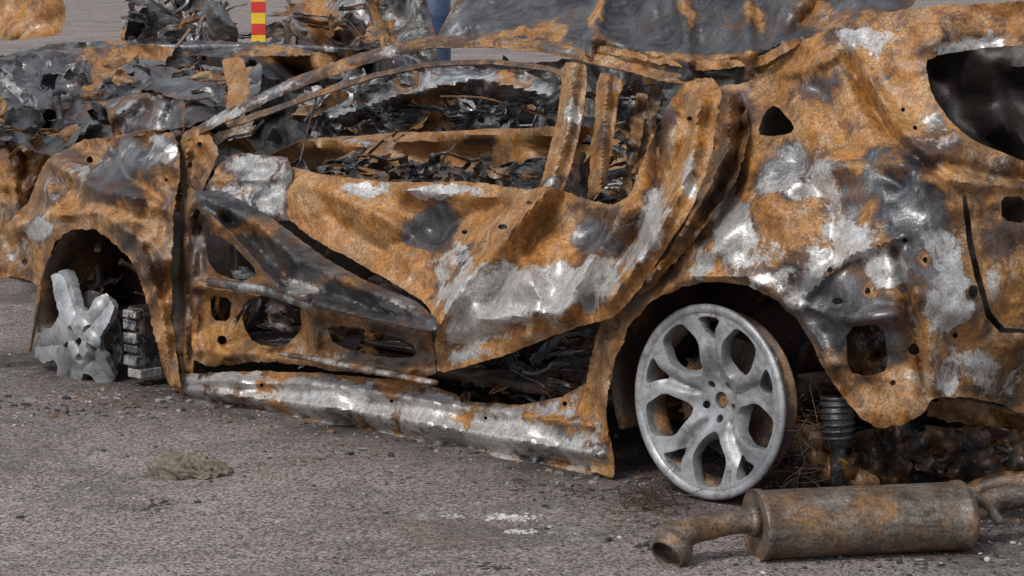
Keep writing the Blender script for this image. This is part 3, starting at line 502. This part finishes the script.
# ---- rear wheel
def wheel(name,Wc,parent,e1,e2,e3,rot):
    wh=empty(name); wh.parent=parent
    def loc(P): P=np.asarray(P); return Wc+P[:,0:1]*e1+P[:,1:2]*e2+P[:,2:3]*e3
    pol=lambda r,a:(r*math.cos(a),r*math.sin(a)); rad=math.radians
    outer=np.array([pol(.218,2*math.pi*i/90) for i in range(90)]); loops=[outer*100]
    for k in range(5):
        a0=rad(72*k+rot)   # V notch in the fork of each spoke
        sl=[(.150,0),(.178,-5.5),(.204,-10),(.2095,-7),(.211,0),(.2095,7),(.204,10),(.178,5.5)]
        loops.append(densify(chaikin(np.array([pol(r,a0+rad(d)) for r,d in sl])*100,1,.15),.8,0,1))
        b0=a0+rad(36)      # large angular window between neighbouring spokes
        op=[(.074,0),(.086,-13),(.140,-21.5),(.160,-20),(.203,-12),(.2095,-8),(.211,0),(.2095,8),(.203,12),(.160,20),(.140,21.5),(.086,13)]
        loops.append(densify(chaikin(np.array([pol(r,b0+rad(d)) for r,d in op])*100,1,.15),.8,0,1))
        loops.append(np.array([np.array(pol(.045,a0+rad(36)))+np.array(pol(.010,t)) for t in np.linspace(0,6.28,13)[:-1]])*100)
    loops.append(np.array([pol(.021,t) for t in np.linspace(0,6.28,21)[:-1]])*100)
    X,T=fill2d(loops,.6,3); X=X/100; r=np.hypot(*X.T); th=np.arctan2(X[:,1],X[:,0])
    c=-.034*np.exp(-((r)/.08)**4)-.018*(1-r/.218)
    da=np.abs(((np.degrees(th)-rot+36)%72)-36); c-=.018*np.exp(-(da/6.)**2)*np.clip((r-.055)/.02,0,1)*np.clip((.19-r)/.03,0,1)
    mk('spoked_face',loc(np.column_stack([X,c])),T,wh,AL,thick=.034,bevel=.0035,offset=-1,split=40)
    prof=[(.214,-.03),(.214,-.006),(.222,.004),(.234,.006),(.241,.002),(.241,-.006),(.233,-.012),(.226,-.022)]
    def lathe(nm,prof,mat,n=72,**k):
        V=[];m=len(prof)
        for i in range(n):
            t=2*math.pi*i/n
            for (q,z) in prof: V.append((q*math.cos(t),q*math.sin(t),z))
        T=[(i*m+j,((i+1)%n)*m+j,((i+1)%n)*m+(j+1)%m,i*m+(j+1)%m) for i in range(n) for j in range(m)]
        mk(nm,loc(V),T,wh,mat,np.tile((.6,.15,.4),(len(V),1)),.5,**k)
    lathe('rim_lip',prof,AL)
    lathe('rim_barrel',[(.212,-.028),(.222,-.024),(.212,-.032),(.204,-.045),(.203,-.06),(.210,-.068),(.220,-.070),(.220,-.076),(.200,-.072),(.196,-.06),(.202,-.045)],BM)
    def disc(nm,r0,r1,z,th,zs,so,mat=BM,n=48,ctr=(0,0)):
        V=[];T=[]
        for i in range(n):
            t=2*math.pi*i/n
            for q,zz in ((r0,z),(r1,z),(r1,z-th),(r0,z-th)): V.append((ctr[0]+q*math.cos(t),ctr[1]+q*math.sin(t),zz))
        for i in range(n):
            for j in range(4): T.append((i*4+j,((i+1)%n)*4+j,((i+1)%n)*4+(j+1)%4,i*4+(j+1)%4))
        mk(nm,loc(V),T,wh,mat,np.tile(zs,(len(V),1)),so,smooth=False)
    disc('brake_disc',.03,.15,-.1,.022,(.4,.15,.5),.6)
    disc('hub_flange',.001,.062,-.088,.05,(.6,.1,.3),.7)
    disc('hub_bore',.003,.0195,-.062,.02,(.7,.2,.4),.5,n=20)
    for k in range(5):
        p=pol(.045,rad(72*k+rot+36)); disc('lug_stud_%d'%k,.0005,.0055,-.068,.02,(.9,.1,.1),.3,n=8,ctr=p)
    V=[];
    for t in np.linspace(rad(150),rad(205),8):
        for q,zz in ((.10,-.085),(.165,-.085),(.165,-.15),(.10,-.15)): V.append((q*math.cos(t),q*math.sin(t),zz))
    T=[(i*4+j,(i+1)*4+j,(i+1)*4+(j+1)%4,i*4+(j+1)%4) for i in range(7) for j in range(4)]+[(0,3,2,1),(28,29,30,31)]
    mk('brake_caliper',loc(V),T,wh,BM,np.tile((.5,.1,.3),(len(V),1)),.5,smooth=False,bevel=.006)
    return loc,wh
tilt=math.radians(3)
e3=N*math.cos(tilt)+Z*math.sin(tilt)*.6; e3/=np.linalg.norm(e3); e1=-D; e2=np.cross(e3,e1); e2*=np.sign(e2[2])
Wc=S(708,402,.02)
loc,wh=wheel('rear_wheel',Wc,car,e1,e2,e3,18+72+2)
V=[];T=[]; rs=np.random.RandomState(4); random.seed(4)
for i in range(46):
    r0=.232+rs.rand()*.02; a0=rs.uniform(3.0,4.6); sp=rs.uniform(.4,1.3); P=[]
    droop=rs.uniform(0,.03)
    for t in np.linspace(a0,a0+sp,12):
        rr=r0+droop*math.sin((t-a0)/sp*math.pi)+rs.normal()*.003
        p=loc([(rr*math.cos(t),rr*math.sin(t),-.03-rs.rand()*.02-(i%5)*.018)])[0]; p[2]=max(p[2],.004+rs.rand()*.01); P.append(p)
    v,t_=sweepVT(P,.0012,ns=4,k=2,caps=False); b=len(V); V+=[list(x) for x in v]; T+=[tuple(b+k for k in f) for f in t_]
for i in range(120):
    if i%3==0: c=S(rs.normal(798,9),rs.normal(445,24),-.08)
    elif i%3==1: c=G(rs.normal(650,16),rs.normal(502,8),.01)
    else: c=G(rs.normal(770,30),rs.normal(488,8),.01)
    P=[]; q=rs.normal(size=3); q2=rs.normal(size=3); L=rs.uniform(.02,.06)
    for t in np.linspace(0,rs.uniform(3,7),12):
        p=c+q*math.cos(t)*L*.6+q2*math.sin(t)*L*.6+rs.normal(size=3)*.003; p[2]=max(p[2],.003); P.append(p)
    v,t_=sweepVT(P,.0010,ns=4,k=2,caps=False); b=len(V); V+=[list(x) for x in v]; T+=[tuple(b+k for k in f) for f in t_]
mk('tyre_wires',V,T,car,BM,np.tile((.35,.05,.2),(len(V),1)),.5)
# ---- front wheel remains : melted hub of the alloy with five stub spokes, brake disc and caliper
panel('front_wheel_hub',[(58,276,-.05),(66,268,-.05),(75,272,-.04),(80,288,-.02),(85,306,.0),(93,313,.0),(100,304,-.01),(109,296,-.04),(118,302,-.05),(118,314,-.03),(111,326,-.01),(104,337,.0),(104,347,.0),(112,358,-.02),(119,374,-.05),(113,387,-.05),(103,386,-.03),(94,370,.0),(89,370,.0),(86,386,-.02),(80,397,-.05),(64,397,-.05),(58,388,-.04),(66,366,.0),(62,358,.0),(50,363,-.03),(42,355,-.05),(42,336,-.05),(50,328,-.02),(60,326,.0),(66,316,.0),(62,298,-.02)],
  holes=[circ(84,341,5,6.5)]+[circ(84+12*math.cos(a),341+15*math.sin(a),2.2,3,8) for a in np.linspace(.3,6.58,6)[:-1]],creases=[([(82,318),(69,275)],-.014,4),([(94,328),(112,306)],-.014,4),([(96,355),(112,380)],-.014,4),([(78,362),(71,392)],-.014,4),([(68,344),(46,346)],-.014,4),([(84,322),(97,341),(84,360),(72,341),(84,322)],.010,4)],
  res=2.0,amp=.002,ascale=14,rag=1.1,parent=car,mat=AL,thick=.026,seed=81,rnd=.15,split=50)
def cyl(name,c,ax,r,th,parent,mat,zones,soot,n=40,bev=.003):
    ax=ax/np.linalg.norm(ax); a=np.cross(ax,Z); a/=np.linalg.norm(a); b=np.cross(a,ax); V=[]
    for s in (0,th): V+=[c-ax*s+r*(a*math.cos(t)+b*math.sin(t)) for t in np.linspace(0,2*math.pi,n+1)[:-1]]
    T=[tuple(range(n)),tuple(range(2*n-1,n-1,-1))]+[(i,n+i,n+(i+1)%n,(i+1)%n) for i in range(n)]
    return mk(name,V,T,parent,mat,np.tile(zones,(2*n,1)),soot,smooth=False,bevel=bev)
for i in range(2): cyl('front_brake_disc_%d'%i,S(93,338,-.06-.03*i),N,.150,.010,car,BM,(.35,.35,.9),.25)
cyl('front_disc_core',S(93,338,-.069),N,.135,.022,car,BM,(.3,.2,.3),.8)
cyl('front_disc_hat',S(90,340,-.03),N,.08,.03,car,BM,(.7,.3,.5),.3)
cyl('front_hub_carrier',S(105,340,-.12),N,.07,.12,car,BM,(.5,.1,.4),.5)
u1,z1=toUZ(S(131,343,-.02))
for i,(dz,hh,du) in enumerate([(.09,.012,.0),(.055,.016,.01),(.015,.016,.0),(-.02,.012,.008),(-.055,.016,.0),(-.095,.014,-.01)]):
    box('front_caliper_%d'%i,u1-.03+du,u1+.035+du,-.11,-.015-.008*(i%2),z1+dz-hh,z1+dz+hh,car,(.15,.48,.9),.15,bev=.004)
box('front_caliper_back',u1-.03,u1+.05,-.12,-.04,z1-.11,z1+.11,car,(.2,.2,.6),.6,bev=.01)
sweep('front_strut',SP([(105,330,-.2),(100,290,-.22),(95,240,-.25)]),.022,car,(.3,.2,.6),.5)
sweep('front_bent_strip',SP([(40,285,-.0),(36,320,-.0),(30,352,-.02)]),[.004,.003,.002],car,(.5,.1,.4),.3,flat=2)
# ---- bonnet / engine bay
panel('bonnet_remains',[(-20,100,-.9),(-20,62,-1.3),(40,52,-1.4),(130,45,-1.4),(180,60,-1.2),(235,72,-.9),(262,62,-.9),(262,92,-.6),(225,112,-.3),(190,128,-.15),(150,134,-.15),(112,142,-.2),(80,145,-.25),(60,158,-.3),(30,150,-.5),(0,135,-.7)],
 ctrl=[(100,90,-.8),(180,95,-.6),(50,110,-.7)],creases=[([(0,80),(90,95),(150,75),(240,85)],.14,6),([(60,150),(110,110),(130,60)],.15,6),([(150,130),(190,95),(260,80)],-.14,6),([(20,60),(60,100),(40,140)],-.15,6)],
 holes=[[(150,62),(210,78),(200,92),(165,84)],[(85,108),(130,112),(120,126),(95,124)]],
 res=4.0,amp=.10,ascale=30,rag=2,base=(.35,.12,.8,.25),spots=[(100,75,16,30,.95,.1,.1,.1),(235,85,14,20,1.,.1,.1,0),(60,120,25,14,.3,.1,.7,.6),(170,110,25,12,.4,.2,.5,.4),(30,80,30,10,.2,.4,.9,.2)],parent=car,seed=85)
panel('wing_inner',[(105,100,-.25),(150,92,-.25),(185,100,-.2),(183,135,-.14),(150,140,-.16),(115,142,-.2)],res=3.4,amp=.025,ascale=18,base=(.4,.35,.6,.2),parent=car,seed=86)
panel('scuttle_strut',[(222,58,-.45),(244,58,-.45),(250,85,-.3),(243,125,-.14),(226,128,-.14),(228,90,-.3)],res=3.2,amp=.02,ascale=16,base=(.95,.1,.1,.1),parent=car,seed=88)
panel('bonnet_hinge',[(190,52,-.9),(150,44,-1.0),(115,48,-1.0),(92,66,-.9),(80,95,-.75),(84,115,-.7),(95,112,-.7),(98,92,-.75),(112,70,-.9),(140,58,-1.0),(180,64,-.95)],res=3.2,amp=.03,ascale=18,base=(.9,.15,.1,.1),parent=car,seed=89)
panel('engine_lid_sheet',[(-10,62,-.8),(50,52,-.9),(110,60,-.95),(90,78,-.8),(95,100,-.7),(60,112,-.65),(30,105,-.6),(-10,112,-.6)],res=3.6,amp=.06,ascale=22,rag=2.4,base=(.25,.2,.9,.25),spots=[(90,65,20,8,.9,.1,.1,.1)],parent=car,seed=90)
panel('slam_panel',[(130,62,-.7),(190,72,-.7),(228,88,-.5),(218,108,-.35),(180,100,-.4),(140,90,-.5)],res=3.4,amp=.05,ascale=20,rag=2.2,base=(.4,.25,.8,.25),parent=car,seed=102)
scrap('engine_bay_debris',100,(-10,64,240,150),(-1.1,-.3),.20,car,[(.1,.3,.95),(.3,.3,.8),(.9,.1,.1)],87,(.1,.85),tubes=.15)
# ================================================================== NEIGHBOUR WRECKS
def wreck(name,body,seed,base,amp=.08,spots=()):
    e=empty(name)
    panel('body_side',body,res=7,amp=amp,ascale=30,base=base,spots=list(spots),parent=e,seed=seed,rag=2.5)
    return e
c1=wreck('burnt_car',[(250,95,-2.2),(330,85,-2.2),(400,72,-2.3),(470,64,-2.3),(560,60,-2.4),(700,50,-2.4),(900,40,-2.4),(1000,60,-2.4),(1000,330,-2.3),(600,330,-2.2),(250,310,-2.2),(240,200,-2.2)],91,(.35,.35,.75,.2),spots=[(430,85,60,20,.2,.6,.8,.0),(350,110,60,15,.6,.3,.5,.2),(500,110,60,20,.3,.4,.8,.3)])
panel('crumpled_wing',[(318,118,-1.8),(350,96,-1.8),(400,76,-1.8),(470,66,-1.8),(530,72,-1.8),(560,94,-1.8),(558,112,-1.8),(520,102,-1.8),(480,94,-1.75),(430,100,-1.75),(380,114,-1.75),(345,128,-1.75)],amp=.08,ascale=22,res=3.4,rag=2,base=(.25,.6,.85,.0),spots=[(430,92,30,8,.9,.2,.1,.0),(510,85,20,10,.8,.3,.2,.0)],creases=[([(330,118),(400,95),(480,78),(550,96)],.12,4)],parent=c1,seed=92)
scrap('torn_sheet',80,(320,78,560,135),(-2.2,-1.75),.26,c1,[(.1,.4,.95),(.2,.7,.8),(.8,.2,.2),(.2,.2,.9)],93,(0,.5),tubes=.08)
scrap('hanging_parts',18,(390,90,560,130),(-2.0,-1.6),.16,c1,[(.1,.2,.9)],94,(.5,.95),tubes=.2)
c2=wreck('burnt_car',[(-60,100,-1.3),(-20,70,-1.8),(60,48,-2.0),(140,42,-2.2),(250,46,-2.2),(420,52,-2.5),(430,130,-2.3),(300,210,-1.9),(130,260,-1.7),(40,266,-1.35),(28,276,-1.2),(-60,282,-1.2)],95,(.3,.2,.8,.3),spots=[(10,180,20,40,.9,.1,.1,.1),(30,230,30,30,.8,.2,.2,.15),(60,110,60,20,.1,.3,.9,.5),(150,60,80,8,.5,.4,.6,.1),(300,60,60,10,.9,.1,.1,0)],amp=.16)
panel('crushed_wing',[(-20,130,-1.0),(20,118,-1.0),(60,120,-.95),(48,150,-.9),(36,180,-.9),(28,204,-.9),(10,225,-.9),(-20,235,-.9)],res=3.6,amp=.06,ascale=20,rag=2.2,base=(.6,.2,.4,.25),spots=[(0,190,20,20,1.,.1,.0,.05)],parent=c2,seed=103)
panel('bent_roof',[(-20,60,-1.6),(60,44,-1.8),(140,38,-1.9),(250,42,-2.0),(330,54,-2.0),(250,58,-1.9),(140,56,-1.8),(60,64,-1.7),(-20,80,-1.5)],res=3.6,amp=.06,ascale=26,rag=2,base=(.3,.3,.85,.2),spots=[(290,52,40,8,1.,.1,.0,.0),(120,46,20,6,.9,.1,.1,.1)],parent=c2,seed=104)
scrap('torn_sheet',130,(-30,75,200,240),(-1.7,-1.05),.34,c2,[(.1,.25,.95),(.8,.1,.1),(.3,.3,.8),(.6,.3,.3)],96,(.0,.8),tubes=.12)
for i,p in enumerate([[(-10,75,-1.1),(60,62,-1.4),(150,50,-1.8),(260,48,-2.0),(340,50,-2.1)],[(-10,190,-1.0),(20,165,-1.0),(50,120,-1.1),(95,95,-1.2)]]):
    sweep('bent_frame_rail_%d'%i,SP(p),[.012,.02,.012],c2,[(.3,.3,.8),(.6,.3,.4)][i],.15,flat=.4,jit=.25)
c3=wreck('burnt_car',[(120,70,-7),(126,18,-7),(150,4,-7),(200,-6,-7),(228,10,-7),(236,30,-7),(238,70,-7)],97,(.3,.35,.8,.2),amp=.25)
scrap('torn_sheet',50,(130,12,225,46),(-7.3,-6.6),.4,c3,[(.1,.4,.9),(.9,.1,.0),(.4,.4,.6)],98,(0,.7),tubes=.1)
c4=wreck('burnt_car',[(278,70,-6),(284,22,-6),(300,0,-6),(360,-20,-6),(425,-10,-6),(440,70,-6)],99,(.5,.4,.7,.1),amp=.25,spots=[(320,25,20,25,1.,.1,.0,.0),(380,10,30,25,.2,.6,.9,0)])
scrap('torn_sheet',50,(292,5,425,46),(-6.5,-5.6),.4,c4,[(.1,.5,.9),(1.,.1,.0),(.6,.4,.4)],100,(0,.5),tubes=.1)
c5=wreck('burnt_car',[(-60,36,-9),(-60,-30,-9),(20,-40,-9),(58,-20,-9),(66,10,-9),(62,34,-9),(20,40,-9)],101,(1.,.1,.05,.0),amp=.12)
def post():
    e=empty('hazard_marker_post')
    y=simple('yellow_paint',(.75,.50,.02),.5,(.65,.42,.02)); r=simple('red_paint',(.6,.03,.02),.5,(.5,.02,.02))
    base=G(260,165); s=base[1]/FPX; wd=14*s; hh=11*s; zt=1.37-50*s; n=int(zt/hh)+1
    for i in range(n):
        z1=zt-i*hh; z0=max(z1-hh+.002,0)
        x0,x1=base[0]-wd/2,base[0]+wd/2; y0,y1=base[1],base[1]+wd*.4
        V=[(x,yy,z) for x in (x0,x1) for yy in (y0,y1) for z in (z0,z1)]
        mk('stripe_%d'%i,V,[(0,1,3,2),(4,6,7,5),(0,4,5,1),(2,3,7,6),(0,2,6,4),(1,5,7,3)],e,[y,r][i%2],smooth=False)
post()
bl=empty('blue_drum'); bp=G(436,150)
V=[];T=[];n=32; prof=[(0,0),(.10,0),(.10,.42),(.106,.44),(.10,.46),(.10,.86),(.106,.88),(.10,.90),(.10,1.12),(.08,1.14),(0,1.14)]
for (q_,z) in prof: V+=[(bp[0]+q_*math.cos(2*math.pi*i/n),bp[1]+q_*math.sin(2*math.pi*i/n),z) for i in range(n)]
for j in range(len(prof)-1):
    for i in range(n): T.append((j*n+i,j*n+(i+1)%n,(j+1)*n+(i+1)%n,(j+1)*n+i))
mk('drum_body',V,T,bl,simple('blue_plastic',(.04,.07,.14),.5))
# ================================================================== MUFFLER
mf=empty('exhaust_muffler')
L=G(756,557); Rt=G(962,547); ax=Rt-L; Ln=np.linalg.norm(ax); ax/=Ln; rr=.081
base=L+Z*rr*.9; side=np.cross(Z,ax)
prof=[(.004,.02),(.004,.3),(.002,.62),(.0,.86),(.001,.95),(0,1.0),(-.004,1.04),(.0,1.05),(.012,1.05),(.016,1.0),(.05,1.0),(.12,1.005),(Ln*.5,1.0),(Ln-.06,1.0),(Ln-.018,1.0),(Ln-.014,1.045),(Ln-.002,1.045),(Ln,1.0),(Ln+.008,.9),(Ln+.014,.6),(Ln+.018,.3),(Ln+.02,.02)]
V=[];T=[];n=72
for (s,q) in prof:
    for i in range(n):
        t=2*math.pi*i/n; dn=fbm(np.array([math.cos(t)*1.5+5]),np.array([s*9+math.sin(t)]),7,3)[0]-.5
        k=q*rr*(1+.06*dn); V.append(base+ax*s+side*math.cos(t)*k*1.22+Z*math.sin(t)*k*.95)
for j in range(len(prof)-1):
    for i in range(n): T.append((j*n+i,j*n+(i+1)%n,(j+1)*n+(i+1)%n,(j+1)*n+i))
MM,nt,b=newmat('muffler_steel'); q=NT(nt); n1=q.noise(7,7,.75,.6); n2=q.noise(55,4,.75); n3=q.noise(9,7,.72,0,(4,4,4),(1,1,4)); n4=q.noise(160,2,.7); n5=q.noise(10,7,.78,.3,(8,2,6),(1,1,.5))
c=q.mix(q.ctr(n3,4),(.095,.080,.068),(.26,.225,.19)); c=q.mix(q.math('MULTIPLY',q.ctr(n1,6,.54),.8),c,(.30,.145,.045)); c=q.mix(q.math('MULTIPLY',q.ctr(n5,7,.57),.65),c,(.05,.036,.03)); c=q.mix(q.math('MULTIPLY',q.ctr(n2,5,.57),.6),c,(.05,.036,.028))
c=q.mix(.6,c,q.mix(1,c,q.mix(q.ctr(n4,3),(.4,.4,.4),(1.5,1.5,1.5)),'MULTIPLY'))
q.l(c,b.inputs['Base Color']); q.l(q.math('ADD',q.math('MULTIPLY',n1,.6),.2),b.inputs['Roughness']); b.inputs['Metallic'].default_value=.4; q.l(q.bump(n2,.6,.004),b.inputs['Normal'])
mk('canister',V,T,mf,MM)
def rel(s,sd,z): return base+ax*s+side*sd+Z*z
V,T=sweepVT([rel(.004,-.01,.01),rel(-.05,-.01,.012),rel(-.11,-.01,.005),rel(-.17,-.02,-.005),rel(-.2,-.035,-.03)],[.027,.027,.03,.033,.036],ns=20,caps=False); mk('inlet_pipe',V,T,mf,MM,thick=.003)
V,T=sweepVT([rel(-.005,-.01,.01),rel(-.02,-.01,.01)],[.036,.031],ns=20,k=1); mk('inlet_collar',V,T,mf,MM)
V,T=sweepVT([rel(-.185,-.028,-.02),rel(-.2,-.035,-.032),rel(-.222,-.05,-.048)],[.038,.048,.040],ns=18,k=4,caps=False); mk('pipe_flange',V,T,mf,MM,thick=.004)
V,T=sweepVT([rel(Ln,.02,.0),rel(Ln+.05,.02,.01),rel(Ln+.1,.03,.03),rel(Ln+.25,.05,.03)],[.034,.026,.026,.026],ns=16); mk('outlet_pipe',V,T,mf,MM)
V,T=sweepVT([rel(Ln+.01,-.02,.05),rel(Ln+.06,-.0,.02),rel(Ln+.09,.0,-.02)],[.012,.012,.012],ns=8); mk('hanger_rod',V,T,mf,MM)
# ================================================================== WORLD / LIGHT / CAMERA
w=bpy.data.worlds.new('World'); scene.world=w; w.use_nodes=True; nt=w.node_tree
bg=nt.nodes['Background']; sk=nt.nodes.new('ShaderNodeTexSky'); sk.sky_type='NISHITA'; sk.sun_disc=False
EL=math.radians(48); AZ=math.radians(215)
sk.sun_elevation=EL; sk.sun_rotation=AZ; sk.dust_density=3; sk.air_density=1
hs=nt.nodes.new('ShaderNodeHueSaturation'); hs.inputs['Saturation'].default_value=.35
nt.links.new(sk.outputs[0],hs.inputs['Color']); nt.links.new(hs.outputs[0],bg.inputs[0]); bg.inputs[1].default_value=.15
sd=bpy.data.lights.new('sun','SUN'); sd.energy=1.5; sd.angle=math.radians(12); sd.color=(1,.97,.93)
so=bpy.data.objects.new('sun',sd); scene.collection.objects.link(so)
dirv=Vector((math.sin(AZ)*math.cos(EL),math.cos(AZ)*math.cos(EL),math.sin(EL)))
so.rotation_euler=dirv.to_track_quat('Z','Y').to_euler()
cd=bpy.data.cameras.new('camera'); cam=bpy.data.objects.new('camera',cd); scene.collection.objects.link(cam)
cam.location=(0,0,H); cam.rotation_euler=(math.pi/2-PIT,0,0); cd.sensor_width=36; cd.lens=FPX/1024*36; cd.clip_end=2000; cd.clip_start=.05
scene.camera=cam
